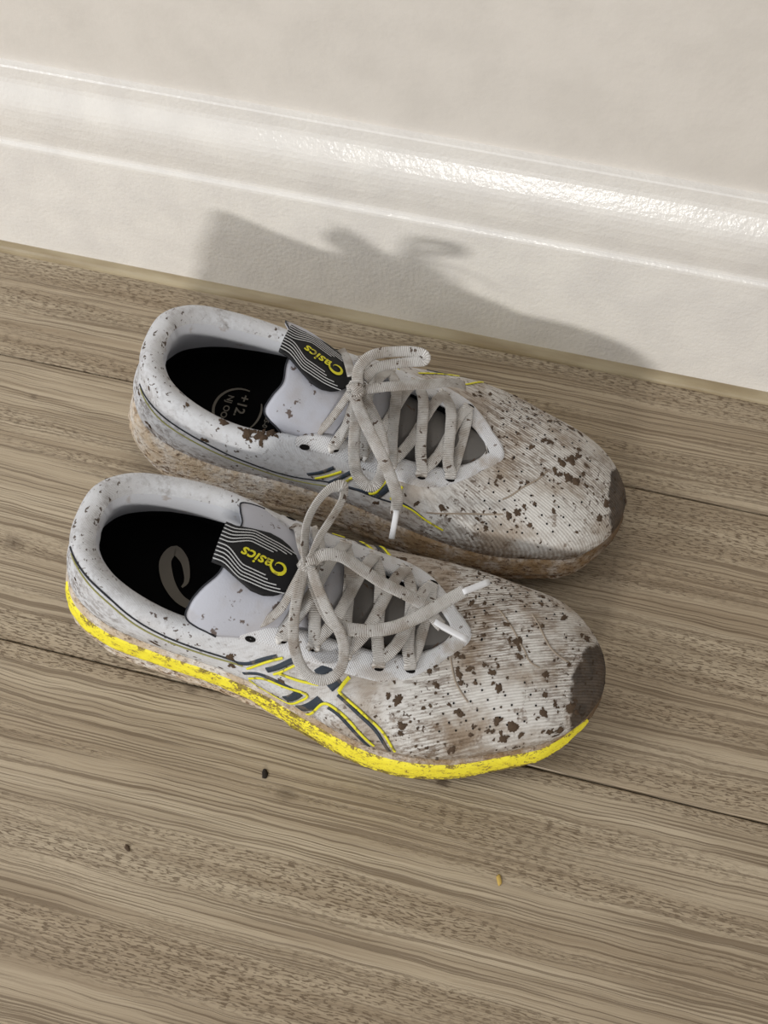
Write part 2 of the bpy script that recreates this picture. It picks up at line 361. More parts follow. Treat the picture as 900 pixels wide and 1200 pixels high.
class Shoe:
    def __init__(s, label, m, origin, rot, mats, cfg):
        s.m = m; s.mats = mats; s.cfg = cfg
        o = bpy.data.objects.new('running_shoe', None); COL.objects.link(o)
        o.empty_display_size = .05
        o.location = origin; o.rotation_euler = (0, 0, rot)
        o['label'] = label; o['category'] = 'shoe'; o['group'] = 'pair of muddy running shoes'
        s.root = o
        s.build()
    def add(s, name, V, F, mat, uv=None, parent=None, smooth=True, **props):
        V = [(v[0] * .965, v[1] * s.m * 1.03, v[2]) for v in V]
        if s.m < 0: F = [tuple(f)[::-1] for f in F]
        return link(name, mesh(name, V, F, uv), mat, parent or s.root, smooth, **props)
    def tubes(s, name, items, mat, parent=None, **props):
        V, F, UV = [], [], []
        for v, f, u in items:
            o = len(V); V += v; UV += u; F += [tuple(i + o for i in q) for q in f]
        o = s.add(name, V, F, mat, UV, parent, **props); fixn(o.data)
        return o
    def ribbon(s, path, w, off=.0005, both=None, th=.0004):
        """flat strip glued on the upper; path in (u, v, width factor)"""
        n = max(4, len(path) * 7); C = catmull(path, n)
        P, N = zip(*[surf(c[0], c[1]) for c in C]); P = np.array(P); N = np.array(N)
        T = np.gradient(P, axis=0); T /= np.linalg.norm(T, axis=1)[:, None] + 1e-9
        S = np.cross(T, N); V = []; F = []
        for i in range(n):
            hw = w / 2 * C[i][2]
            V += [P[i] - S[i] * hw + N[i] * (off - th), P[i] - S[i] * hw * .85 + N[i] * off, P[i] + S[i] * hw * .85 + N[i] * off, P[i] + S[i] * hw + N[i] * (off - th)]
            if i < n - 1:
                a = i * 4
                for k in range(3): F.append((a + k, a + k + 1, a + k + 5, a + k + 4))
        return V, F
    def ribbons(s, name, paths, w, mat, off=.0005, **props):
        V, F = [], []
        for p in paths:
            v, f = s.ribbon(p, w, off); o = len(V); V += v; F += [tuple(i + o for i in q) for q in f]
        return s.add(name, V, F, mat, **props)
    def build(s):
        M_ = s.mats; c = s.cfg
        # upper: outer skin plus rolled rim
        A = np.concatenate([OUTER, ROLL], 1); nv = A.shape[1]
        uvs = [(i / NU, min(j / (NV - 1), 1.0)) for i in range(NU) for j in range(nv)]
        s.upper = s.add('upper', A.reshape(-1, 3), gridf(NU, nv, True), M_['upper'], uvs)
        B_ = np.concatenate([ROLL[:, -1:], LIN], 1)
        s.add('lining', B_.reshape(-1, 3), gridf(NU, B_.shape[1], True), M_['lining'])
        # insole
        V = [(*p[:2], z + .0006) for p, z in zip(Ins, Ins[:, 2])]; cen = []
        rings = [np.array(V)]
        ax = np.clip(OUT[:, 0], .03, .28)
        for f in (.75, .45, .2):
            P = rings[0].copy(); P[:, 0] = ax + (P[:, 0] - ax) * f; P[:, 1] = P[:, 1] * f; P[:, 2] = insz(P[:, 0]) + .0006 - .0015 * (1 - f); rings.append(P)
        G = np.stack(rings, 1)
        ins = s.add('insole', G.reshape(-1, 3), gridf(NU, 4, True) + [tuple(i * 4 + 3 for i in range(NU))], M_['insole'])
        s.insole = ins
        # midsole
        zt = sm(OUT[:, 0], ZT); zb = sm(OUT[:, 0], ZB)
        hf = np.clip((.06 - OUT[:, 0]) / .06, 0, 1)
        prof = [(-.0085, 1.0), (-.0035, 1.0), (-.0012, .96), (.0002, .82), (.0016, .62), (.0020, .45), (.0004, .34), (.0016, .26), (.0006, .10), (-.0020, 0.0), (-.0060, 0.0)]
        fine = catmull([(a, b) for a, b in prof], 31)
        fine[:, 1] = np.clip(fine[:, 1], 0, 1)
        G = []
        for a, b in fine:
            z = zb + .003 + (zt - zb - .003) * b
            n = ON * (a + .0035 * hf * (1 - abs(b - .5) * 1.4) - .0030 * np.clip((OUT[:, 0] - .285) / .02, 0, 1))[:, None]
            G.append(np.hstack([OUT + n, z[:, None]]))
        G = np.stack(G, 1)
        rs = np.random.RandomState(3 if s.m > 0 else 5)
        nn = np.array([[noise.noise(Vector((p[0] * 180, p[1] * 180, p[2] * 260 + s.m * 9))) for p in row] for row in G])
        s.G = G; s.Gn = nn
        Gm = G + np.hstack([ON, np.zeros((NU, 1))])[:, None, :] * (np.clip(nn, 0, 1) * .0011)[:, :, None] * ((fine[:, 1] < .6) * 1.0)[None, :, None]
        k = G.shape[1]
        uvs = [(i / NU, fine[j, 1]) for i in range(NU) for j in range(k)]
        s.add('midsole', Gm.reshape(-1, 3), gridf(NU, k, True, flip=True), M_['midsole'], uvs)
        # yellow stripe on the lateral side: lies over the upper part of the wall
        lat = [i for i in range(NU) if OUT[i, 1] < -.004 and .004 < OUT[i, 0] < .309]
        lat.sort(key=lambda i: i)
        V = []; F = []; NVS = 12; uv = []
        for a, i in enumerate(lat):
            x = OUT[i, 0]
            top = float(lerp(x, [(0, .93), (.03, .93), (.10, .93), (.14, .93), (.2, .95), (.285, .95), (.302, .86), (.31, .62)]))
            bot = float(lerp(x, [(0, .68), (.02, .62), (.05, .60), (.10, .60), (.125, .56), (.15, .12), (.2, .04), (.25, .02), (.285, .06), (.302, .30), (.31, .55)]))
            for j in range(NVS):
                b = bot + (top - bot) * j / (NVS - 1)
                q = np.array([np.interp(b, fine[::-1, 1], G[i, ::-1, kk]) for kk in range(3)])
                e = .0009 if 0 < j < NVS - 1 else -.0006
                V.append(q + np.array([ON[i, 0], ON[i, 1], 0]) * (e + .0004 * noise.noise(Vector(q * 300)))); uv.append((i / NU, b))
            if a < len(lat) - 1: F += [(a * NVS + j, a * NVS + j + 1, (a + 1) * NVS + j + 1, (a + 1) * NVS + j) for j in range(NVS - 1)]
        o = s.add('midsole_stripe', V, F, M_['yellow_foam'], uv); fixn(o.data)
        # outsole
        lo = np.hstack([OUT - ON * .0022, (zb + .0032)[:, None]]); lo2 = np.hstack([OUT - ON * .0028, (zb + .0004)[:, None]]); lo3 = np.hstack([OUT - ON * .008, zb[:, None]])
        G2 = np.stack([lo, lo2, lo3], 1)
        s.add('outsole', G2.reshape(-1, 3), gridf(NU, 3, True, flip=True) + [tuple(i * 3 + 2 for i in range(NU))[::-1]], M_['rubber'])
        # eyestay overlay round the throat
        us = [i for i in range(NU) if Tc[i, 0] > .116]
        V = []; F = []; kk = 9
        for a, i in enumerate(us):
            x = Tc[i, 0]; lowv = float(lerp(x, [(.115, .93), (.128, .80), (.153, .74), (.190, .76), (.205, .81), (.215, .87), (.224, .92)]))
            for j in range(kk):
                v = lowv + (1.0 - lowv) * j / (kk - 1)
                P, N = surf(i, v); e = .0012 if 0 < j else -.0003
                V.append(P + N * e + (0 if j < kk - 1 else 0))
            # fold over the edge
            V.append(Tc[i] + tg[i] * .0016 + n3[i] * .0002); V.append(ROLL[i, -1] - up * .001 - n3[i] * .0006)
            if a < len(us) - 1: F += [(a * 11 + j, (a + 1) * 11 + j, (a + 1) * 11 + j + 1, a * 11 + j + 1) for j in range(10)]
        s.add('eyestay', V, F, M_['overlay'])
        # tongue
        rows = 46; cols = 33; Vt = []; Vb = []
        def xend(b):
            k = np.linspace(-1, 1, 11); yv = [.105, .0915, .0915, .096, .1025, .1035, .1035, .1045, .1005, .0985, .108]
            return float(np.interp(b, np.linspace(-1, 1, 61), catmull(np.array([[q] for q in yv]), 61)[:, 0]))
        for i in range(rows):
            a = i / (rows - 1)
            for j in range(cols):
                b = -1 + 2 * j / (cols - 1); x = .232 + (xend(b) - .232) * a
                q = b * float(sm(x, TW)) * 1.28
                flare = .003 * max(0, (a - .75) / .25) ** 2
                edge = .0016 * (1 - max(abs(b) ** 8, (a ** 14)))
                P, N = tongue_pt(x, q, flare, -.12)
                Vt.append(P + N * edge); Vb.append(P - N * (.0012 + edge))
        F = gridf(rows, cols) + [tuple(i + rows * cols for i in f)[::-1] for f in gridf(rows, cols)]
        o_ = rows * cols
        ring = [i * cols for i in range(rows)] + [(rows - 1) * cols + j for j in range(1, cols)] + [i * cols + cols - 1 for i in range(rows - 2, -1, -1)] + [j for j in range(cols - 2, 0, -1)]
        for a in range(len(ring)):
            p, q = ring[a], ring[(a + 1) % len(ring)]; F.append((p, q, q + o_, p + o_))
        tongue = s.add('tongue', Vt + Vb, F, M_['tongue']); fixn(tongue.data)
        # dark edge binding of the tongue wings
        pts = []; nn_ = []
        for b in np.linspace(-1, 1, 33):
            x = xend(b); P, N = tongue_pt(x + .0003, b * float(sm(x, TW)) * 1.28, .0030, -.12); pts.append(P); nn_.append(N)
        s.tubes('binding', [tube(pts, .0009, .0009, nn_, 90)], M_['binding'], tongue)
        # label
        qc = c['label_q']
        prow = np.linspace(0, 1, 19); hwt = [(0, .0098), (.12, .0100), (.3, .0130), (.5, .0158), (.65, .0158), (.8, .0135), (.92, .0095), (1, .0045)]
        def lab(p, q, off):
            x = .0985 + p * .0400
            return tongue_pt(x, q + qc * (1 - .2 * p), .0045 * (1 - p) ** 2 + off, -.12)[0]
        V = []; V2 = []
        for p in prow:
            hw = float(lerp(p, hwt)) * .94
            for q in np.linspace(-1, 1, 13):
                V.append(lab(p, q * hw, .0032)); V2.append(lab(p, q * hw, .0018))
        F = gridf(19, 13); n_ = len(V); F = F + [tuple(i + n_ for i in f)[::-1] for f in F]
        ring = [i * 13 for i in range(19)] + [18 * 13 + j for j in range(1, 13)] + [i * 13 + 12 for i in range(17, -1, -1)] + [j for j in range(11, 0, -1)]
        F += [(ring[a], ring[(a + 1) % len(ring)], ring[(a + 1) % len(ring)] + n_, ring[a] + n_) for a in range(len(ring))]
        label = s.add('tongue_label', V + V2, F, M_['label'], parent=tongue); fixn(label.data)
        V = []; F = []
        def strip(pq, w, off=.0036):
            nonlocal V, F
            b0 = len(V); P = np.array(pq); T = np.gradient(P, axis=0) * np.array([.0400, 1]); T /= np.linalg.norm(T, axis=1)[:, None]
            for (p, q), t in zip(P, T):
                V.append(lab(p - t[1] * w / 2 / .0400, q + t[0] * w / 2, off)); V.append(lab(p + t[1] * w / 2 / .0400, q - t[0] * w / 2, off))
            for i in range(len(P) - 1): F.append((b0 + 2 * i, b0 + 2 * i + 1, b0 + 2 * i + 3, b0 + 2 * i + 2))
        for sd in (-1, 1):
            for i in range(5):
                pe = [.62, .66, .78, .84, .90][i]; ps = np.linspace(0.004, pe, 26)
                bul = lambda p: .0048 * (lambda t: t * t * (3 - 2 * t))(min(max((p - .08) / .28, 0), 1))
                q0 = .0009 + .00165 * i
                strip([(p, sd * (q0 + (bul(p) - (.0022 * max(0, (p - .62) / .3) ** 1.5 if i else 0)) * (1 - i * .05))) for p in ps], .00045)
        s.add('label_lines', V, F, M_['white_print'], parent=label, smooth=False)
        V = []; F = []
        # lettering: read from low to high end, glyph tops towards world -y
        tv, tf = text_mesh('asics', .0072, .30)
        w = max(v[0] for v in tv); sgn = -s.m
        for v in tv:
            t_ = v[0] / w
            p = .66 - t_ * .40; V.append(lab(p, sgn * (v[1] - .0018), .0039))
        F = [tuple(f) for f in tf]
        # swirl before the word
        b0 = len(V); sp = []
        for t_ in np.linspace(0, 1, 30):
            a = math.radians(-35 + 400 * t_); rr = .0040 - .0022 * t_; wd = .0014 * math.sin(math.pi * min(1, .12 + t_ * .95)) + .0002
            sp.append((rr * math.cos(a) * 1.15, rr * math.sin(a) * .9, wd, a))
        for (x, y, wd, a) in sp:
            for e in (-1, 1):
                X = x + e * wd * math.cos(a) / 2; Y = y + e * wd * math.sin(a) / 2
                V.append(lab(.745 - X / .0400, sgn * Y, .0039))
        for i in range(29): F.append((b0 + 2 * i, b0 + 2 * i + 1, b0 + 2 * i + 3, b0 + 2 * i + 2))
        s.add('label_lettering', V, F, M_['yellow_print'], parent=label, smooth=False)
        s.laces()
        s.decals()
    def laces(s):
        M_ = s.mats; c = s.cfg
        ex = [.1235, .1395, .156, .173, .191, .2075]
        E = {}
        for sd in (-1, 1):
            for i, x in enumerate(ex):
                u = U_at(x, sd, .88); P, N = surf(u, .88); E[sd, i] = (P, N, u)
        s.E = E
        # eyelet holes: flat dark ovals painted as the shade inside, one part each
        for (sd, i), (P, N, u) in E.items():
            T = np.array([0.8, 0.0, 0]); T = T - T @ N * N; T /= np.linalg.norm(T); S = np.cross(N, T)
            V = [P + N * .0018]; V += [P + N * .0013 + T * .0030 * math.cos(a) + S * .0017 * math.sin(a) for a in np.linspace(0, 2 * math.pi, 13)[:-1]]
            V[0] = P + N * .0012
            s.add('eyelet', V, [(0, 1 + k, 1 + (k + 1) % 12) for k in range(12)], M_['hole'])
        def cross(i, sd, j, h):
            """strand from eyelet i on side sd to eyelet j on the other side"""
            P, N, u = E[sd, i]; Q, N2, u2 = E[-sd, j]
            p1 = surf(u, .94)[0]; q1 = surf(u2, .94)[0]
            xm = (P[0] + Q[0]) / 2
            m1 = tongue_pt(P[0] * .66 + Q[0] * .34, sd * .011, .0045 + h)[0]; m2 = tongue_pt(P[0] * .34 + Q[0] * .66, -sd * .011, .0045 + h)[0]
            m1[2] = max(m1[2], p1[2] + .0022); m2[2] = max(m2[2], q1[2] + .0018)
            pts = [P - N * .0004, P + N * .0022 + (p1 - P) * .25, p1 + N * .0032, m1, m2, q1 + N2 * .0030, Q + N2 * .0022 + (q1 - Q) * .25, Q - N2 * .0004]
            nr = [N, N, N, [0, sd * .25, 1], [0, -sd * .25, 1], N2, N2, N2]
            return tube(pts, .0066, .0011, nr)
        segs = [cross(5, -1, 5, .0)]
        for i in range(5, 1, -1):
            segs.append(cross(i, -1, i - 1, .0012)); segs.append(cross(i, 1, i - 1, .0030))
        lace = s.tubes('lace', segs, M_['lace'])
        segs = [tube(p, w, th, nr) for p, w, th, nr in c['strands']]
        # knot: three fat wraps
        k = np.array(c['knot'])
        t = np.linspace(0, 2 * math.pi, 15)
        segs.append(tube([k + np.array([.0036 * math.cos(a), .0052 * math.sin(a), .0014 * math.sin(2 * a) + .001]) for a in t], .0046, .0032))
        segs.append(tube([k + np.array([-.0045, -.0035, -.001]), k + np.array([-.002, -.001, .0036]), k + np.array([.002, .0015, .0036]), k + np.array([.0048, .0035, -.001])], .0062, .0026))
        segs.append(tube([k + np.array([.001, -.0062, -.002]), k + np.array([0, -.0035, .0022]), k + np.array([0, .0035, .0022]), k + np.array([-.001, .0062, -.002])], .0050, .0024))
        bow = s.tubes('bow', segs, M_['lace'])
        for a, b in c['aglets']:
            a = np.array(a); b = np.array(b)
            o = s.tubes('aglet', [tube([a, a * .5 + b * .5, b], .0034, .0028, None, 6)], M_['aglet'], bow)
    def decals(s):
        M_ = s.mats; c = s.cfg
        for p in c.get('navy', []): s.ribbons('stripe_outline', [p], .0021, M_['navy'], .0005)
        for p in c.get('yellow', []): s.ribbons('side_stripe', [p], .0014, M_['yellow_print'], .0008)
        if c.get('pipe_dark'): s.ribbons('piping', c['pipe_dark'], .0010, M_['binding'], .0006)
        if c.get('pipe_olive'): s.ribbons('piping', c['pipe_olive'], .0009, M_['olive'], .0006)
        for p in c.get('seam', []): s.ribbons('toe_seam', [p], .0010, M_['seam'], .0003)
        # perforations
        V = []; F = []
        for side in (-1, 1):
            for i in range(9):
                for j in range(7):
                    v = .42 + .065 * i; x = .230 + .0085 * j + (.004 if i % 2 else 0)
                    if x > .292 or (v > .8 and x > .26): continue
                    try: u = U_at(x, side, v)
                    except Exception: continue
                    P, N = surf(u, v)
                    if abs(P[0] - x) > .003: continue
                    T = np.cross(N, [0, 1, 0.1]); T /= np.linalg.norm(T); S = np.cross(N, T); b0 = len(V)
                    V += [P + N * .00025 + (T * math.cos(a) + S * math.sin(a)) * .00062 for a in np.linspace(0, 2 * math.pi, 7)[:-1]]; F.append(tuple(range(b0, b0 + 6)))
        if V: s.add('perforation', V, F, M_['hole'], smooth=False, kind='stuff')
        # dried mud spatter, raised clots
        rs = random.Random(11 if s.m > 0 else 23)
        V = []; F = []
        spots = []
        for (u, v, r_, el) in c.get('spots', []):            # every clot with a few satellites
            spots.append((u, v, r_ * .85, el))
            for _ in range(3): spots.append((u + rs.gauss(0, r_ * 520), min(VMAX, max(0, v + rs.gauss(0, r_ * 17))), r_ * rs.uniform(.15, .42), rs.uniform(1, 2)))
        for _ in range(c['nspots']):
            u = rs.random() * NU; v = rs.random() ** .8 * .97
            x = surf(u, v)[0][0]
            if rs.random() > (.25 + .75 * min(1, max(0, (x - .12) / .12))): continue
            spots.append((u, v, rs.choice([.0003, .0004, .0005, .0006, .0008, .0012]) * rs.uniform(.7, 1.2), rs.uniform(1, 2.4)))
        for (u, v, r_, el) in spots:
            P, N = surf(u, v); T = np.cross(N, [rs.uniform(-1, 1), rs.uniform(-1, 1), .3]); T /= np.linalg.norm(T) + 1e-9; S = np.cross(N, T)
            b0 = len(V); k = 9 if r_ < .0009 else 30; ph = rs.random() * 9
            def onsurf(q):
                return q
            V.append(P + N * (.0003 + r_ * .12))
            for ring_, hgt in ((.55, .10), (1.0, -.08)):
                for a_ in range(k):
                    a = 2 * math.pi * a_ / k; rr = r_ * ring_ * (1 + .6 * noise.noise(Vector((math.cos(a) * 1.3 + ph, math.sin(a) * 1.3, ph))) + .45 * noise.noise(Vector((math.cos(a) * 3.5 + ph, math.sin(a) * 3.5, ph))) + .3 * noise.noise(Vector((math.cos(a) * 8 + ph, math.sin(a) * 8, ph))))
                    q = P + T * rr * math.cos(a) * el + S * rr * math.sin(a)
                    V.append(q + N * (.0003 + r_ * hgt - (rr * el) ** 2 * 7))
            for a_ in range(k):
                a2 = (a_ + 1) % k
                F.append((b0, b0 + 1 + a_, b0 + 1 + a2)); F.append((b0 + 1 + a_, b0 + 1 + k + a_, b0 + 1 + k + a2, b0 + 1 + a2))
        o = s.add('mud_spatter', V, F, M_['mud'], kind='stuff'); fixn(o.data)
        # insole print
        if s.m > 0:
            V = []; F = []; k = 40
            def ip(x, y): return (x, y, float(insz(x)) + .0008)
            C = catmull([(0.0693, -0.0061, 0.0012), (0.0706, -0.0027, 0.0026), (0.0692, 0.0021, 0.0034), (0.0647, 0.0093, 0.0046), (0.0574, 0.0133, 0.0058), (0.0547, 0.0063, 0.0068), (0.0588, -0.0023, 0.007), (0.0647, -0.0088, 0.006), (0.0709, -0.0129, 0.0052), (0.0764, -0.0146, 0.0046)], k)
            T = np.gradient(C[:, :2], axis=0); T /= np.linalg.norm(T, axis=1)[:, None]
            for (x, y, w), t_ in zip(C, T): V.append(ip(x - t_[1] * w / 2, y + t_[0] * w / 2)); V.append(ip(x + t_[1] * w / 2, y - t_[0] * w / 2))
            F = [(2 * i, 2 * i + 1, 2 * i + 3, 2 * i + 2) for i in range(k - 1)]
            s.add('insole_print', V, F, M_['insole_print'], parent=s.insole, smooth=False)
        else:
            V = []; F = []
            def ip(x, y): return (x, y, float(insz(x)) + .0008)
            C0 = np.array([.0670, .0020]); 
            for a0, a1, r0, w_ in ((75, 285, .0150, .0017), (-38, 30, .0160, .0014)):
                b0 = len(V); k = 30
                for i in range(k):
                    a = math.radians(a0 + (a1 - a0) * i / (k - 1)); wd = w_ * (.5 + .5 * math.sin(math.pi * i / (k - 1)))
                    V.append(ip(C0[0] + r0 * math.cos(a), C0[1] - r0 * math.sin(a))); V.append(ip(C0[0] + (r0 - wd) * math.cos(a), C0[1] - (r0 - wd) * math.sin(a)))
                F += [(b0 + 2 * i, b0 + 2 * i + 1, b0 + 2 * i + 3, b0 + 2 * i + 2) for i in range(k - 1)]
            for txt, size, x0, y0 in (('+12.', .0086, .0665, -.0090), ('NJ OO', .0055, .0590, -.0065), ('JM 05-0', .0042, .0860, -.004)):
                tv, tf = text_mesh(txt, size, 0); b0 = len(V)
                for v in tv: V.append(ip(x0 + v[1], y0 + v[0]))     # reads towards world -y, tops towards the toe
                F += [tuple(i + b0 for i in f) for f in tf]
            s.add('insole_print', V, F, M_['insole_print'], parent=s.insole, smooth=False)
def text_mesh(txt, size, shear):
    cu = bpy.data.curves.new('lettering', 'FONT'); cu.body = txt; cu.size = size; cu.shear = shear; cu.offset = size * .018; cu.resolution_u = 3
    o = bpy.data.objects.new('lettering', cu); COL.objects.link(o)
    bpy.context.view_layer.update()
    me = o.to_mesh(); V = [tuple(v.co) for v in me.vertices]; F = [tuple(p.vertices) for p in me.polygons]
    o.to_mesh_clear(); bpy.data.objects.remove(o); bpy.data.curves.remove(cu)
    return V, F

# ------------------------------------------------------------------ shoe materials
def uvn(t): return t.sep(t.co.outputs['UV'])
def shoe_mats(m, toe, dirt):
    D_ = {}
    # knitted upper
    t = NT('muddy_knit', 0.85, 0.2)
    x, y, z = t.sep(); u, v, _ = uvn(t)
    fx = t.rng(x, .10, .23)
    side = t.math('MULTIPLY', y, float(m))
    ang = math.radians(24)
    p = t.math('ADD', t.math('MULTIPLY', x, -math.sin(ang)), t.math('MULTIPLY', side, math.cos(ang)))
    wob = t.math('MULTIPLY', t.noise(None, 30, 2), .0012)
    rib = t.math('SINE', t.math('MULTIPLY', t.math('ADD', p, wob), 2 * math.pi / .00145))
    rib01 = t.math('MULTIPLY_ADD', rib, .5, .5)
    fine = t.noise(None, 900, 2)
    ribm = t.math('MULTIPLY', t.rng(t.math('ADD', rib01, t.math('MULTIPLY', t.math('SUBTRACT', fine, .5), 1.2)), .2, .75, 1, 0), t.rng(x, .19, .225))
    q = t.math('ADD', t.math('MULTIPLY', x, math.cos(ang)), t.math('MULTIPLY', side, math.sin(ang)))
    cq = t.node('ShaderNodeCombineXYZ'); t.l.new(p, cq.inputs[1]); t.l.new(q, cq.inputs[0]); t.l.new(z, cq.inputs[2])
    streak = t.noise(t.map(cq.outputs[0], (110, 620, 300)), 1, 4, .7)
    grime = t.noise(None, 26, 5, .62); grime2 = t.noise(None, 90, 4, .7); grime3 = t.noise(None, 300, 4, .7)
    patch = t.rng(t.noise(None, 15, 3, .6), .38, .62)
    base = t.mix(fx, srgb(208, 209, 212), srgb(214, 211, 206))
    amt = t.math('MULTIPLY_ADD', fx, .80 * dirt, .16)
    wash = t.math('MULTIPLY', t.rng(grime, .42, .64), t.math('MULTIPLY', amt, .9))
    c = t.mix(wash, base, srgb(142, 122, 99))
    st = t.math('MULTIPLY', t.math('MULTIPLY', t.rng(streak, .47, .60), t.math('MULTIPLY_ADD', patch, .8, .2)), t.math('MULTIPLY', amt, .85))
    c = t.mix(st, c, srgb(98, 79, 61))
    c = t.mix(t.math('MULTIPLY', ribm, t.math('MULTIPLY_ADD', patch, .32, .22)), c, srgb(98, 81, 64))
    sm1 = t.math('MULTIPLY', t.rng(grime2, .57, .66), t.math('MULTIPLY_ADD', fx, .45, .25))
    c = t.mix(t.math('MULTIPLY', sm1, t.rng(grime3, .4, .55)), c, srgb(100, 79, 59))
    feather = t.math('MULTIPLY', t.rng(v, .03, .30, 1, 0), t.rng(grime3, .42, .56))
    c = t.mix(t.math('MULTIPLY', feather, .65), c, srgb(112, 89, 66))
    heelg = t.math('MULTIPLY', t.math('MULTIPLY', t.rng(x, .10, .02), t.rng(v, .35, 1.0, 1, .35)), t.math('MULTIPLY', t.rng(grime2, .42, .58), t.rng(grime3, .4, .55)))
    c = t.mix(t.math('MULTIPLY', heelg, .75 * dirt), c, srgb(88, 72, 58))
    sp = t.noise(None, 330, 2, .6); cl = t.rng(t.noise(None, 22, 2), .38, .58)
    c = t.mix(t.math('MULTIPLY', t.math('MULTIPLY', t.rng(sp, .62, .66), cl), .9), c, srgb(72, 55, 41))
    # dark caked toe
    vd = t.node('ShaderNodeVectorMath', operation='SUBTRACT'); t.l.new(t.co.outputs['Object'], vd.inputs[0]); vd.inputs[1].default_value = (toe[0], toe[1] * m, .040)
    sc = t.map(vd.outputs[0], (1 / toe[2], 1 / toe[3], 1 / .05)); ln = t.node('ShaderNodeVectorMath', operation='LENGTH'); t.l.new(sc, ln.inputs[0])
    td = t.rng(t.math('ADD', ln.outputs['Value'], t.math('MULTIPLY', t.math('SUBTRACT', grime2, .5), .5)), .90, 1.02, 1, 0)
    c = t.mix(t.math('MULTIPLY', td, .93), c, t.mix(t.rng(grime2, .3, .7), srgb(50, 41, 33), srgb(84, 70, 57)))
    t.col(c)
    wv = t.math('MULTIPLY', t.math('SINE', t.math('MULTIPLY', t.math('ADD', x, z), 2 * math.pi / .0011)), t.math('SINE', t.math('MULTIPLY', y, 2 * math.pi / .0011)))
    h = t.math('ADD', t.math('MULTIPLY', rib01, t.rng(x, .205, .235, 0, .5)), t.math('ADD', t.math('MULTIPLY', wv, .16), t.math('MULTIPLY', fine, .25)))
    n1 = t.bump(h, .55, .0006)
    t.bump(t.math('ADD', t.math('MULTIPLY', grime2, .5), t.math('MULTIPLY', td, .5)), .5, .0015, n1)
    D_['upper'] = t.m
    t = NT('collar_lining', 0.9, 0.15)
    g2 = t.noise(None, 60, 4, .65)
    c = t.mix(t.math('MULTIPLY', t.rng(g2, .60, .70), .45), srgb(206, 207, 212), srgb(150, 126, 100)); 
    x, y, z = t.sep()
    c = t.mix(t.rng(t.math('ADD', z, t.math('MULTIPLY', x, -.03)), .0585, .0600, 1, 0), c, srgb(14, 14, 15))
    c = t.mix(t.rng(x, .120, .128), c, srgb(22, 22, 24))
    t.col(c); t.bump(t.noise(None, 1100, 2), .3, .0005); D_['lining'] = t.m
    # foam
    t = NT('muddy_white_foam', 0.75, 0.25)
    u, v, _ = uvn(t); x, y, z = t.sep()
    g1 = t.noise(None, 60, 5, .7); g3 = t.noise(t.map(None, (1, 1, 2.2)), 230, 4, .7)
    c = t.mix(t.rng(g1, .35, .6), srgb(222, 215, 206), srgb(204, 184, 158))
    fx = t.rng(x, .08, .22)
    c = t.mix(t.math('MULTIPLY', fx, t.math('MULTIPLY_ADD', t.rng(g1, .35, .6), .5, .4)), c, srgb(148, 118, 80))
    c = t.mix(t.math('MULTIPLY', t.rng(x, .285, .300), .85), c, srgb(92, 74, 56))
    c = t.mix(t.math('MULTIPLY', t.rng(g3, .50, .60), t.rng(v, .4, 1.0, .9, .5)), c, srgb(112, 84, 56))
    c = t.mix(t.math('MULTIPLY', t.rng(g3, .62, .67), .8), c, srgb(70, 52, 38))
    t.col(c); t.bump(t.math('ADD', g3, g1), .9, .002); D_['midsole'] = t.m
    t = NT('yellow_foam', 0.55, 0.35)
    u, v, _ = uvn(t); x, y, z = t.sep()
    g1 = t.noise(t.map(None, (1, 1, 1.6)), 150, 5, .72); g3 = t.noise(t.map(None, (1, 1, 1.6)), 560, 3, .7)
    c = t.mix(t.rng(g1, .4, .7), srgb(246, 232, 62), srgb(222, 202, 52))
    lo = t.math('MULTIPLY', t.rng(v, .15, .62, 1, 0), 1.0)
    lo = t.math('ADD', lo, t.math('MULTIPLY', t.rng(x, .09, .12), t.rng(x, .15, .17, .5, 0)))
    hi = t.math('MULTIPLY', t.rng(v, .80, .92), .05)
    k = t.math('ADD', t.math('ADD', t.math('MULTIPLY', g3, .5), t.math('MULTIPLY', g1, .5)), t.math('ADD', t.math('MULTIPLY', lo, .11), hi))
    c = t.mix(t.math('MULTIPLY', t.rng(k, .555, .585), .92), c, t.mix(t.rng(g3, .4, .6), srgb(70, 55, 30), srgb(138, 116, 66)))
    t.col(c); t.bump(t.math('ADD', t.math('MULTIPLY', k, 1), 0), .5, .0012); D_['yellow_foam'] = t.m
    t = NT('white_overlay', 0.6, 0.3); g1 = t.noise(None, 50, 4, .6); g2 = t.noise(None, 260, 3, .6)
    x, y, z = t.sep(); fx = t.rng(x, .12, .23)
    c = t.mix(t.math('MULTIPLY', t.rng(g1, .45, .62), t.math('MULTIPLY_ADD', fx, .5 * dirt, .12)), srgb(208, 208, 210), srgb(150, 132, 110))
    c = t.mix(t.math('MULTIPLY', t.rng(g2, .63, .67), .8), c, srgb(88, 68, 50)); t.col(c)
    wv = t.math('MULTIPLY', t.math('SINE', t.math('MULTIPLY', x, 2 * math.pi / .0014)), t.math('SINE', t.math('MULTIPLY', y, 2 * math.pi / .0014)))
    t.bump(wv, .45, .0004); D_['overlay'] = t.m
    t = NT('tongue_fabric', 0.75, 0.25); g2 = t.noise(None, 150, 4, .6); g1 = t.noise(None, 40, 3)
    x, y, z = t.sep()
    c = t.mix(t.math('MULTIPLY', t.rng(g1, .5, .65), .25), srgb(188, 190, 200), srgb(150, 136, 118))
    c = t.mix(t.rng(x, .14, .165), c, srgb(98, 95, 92))
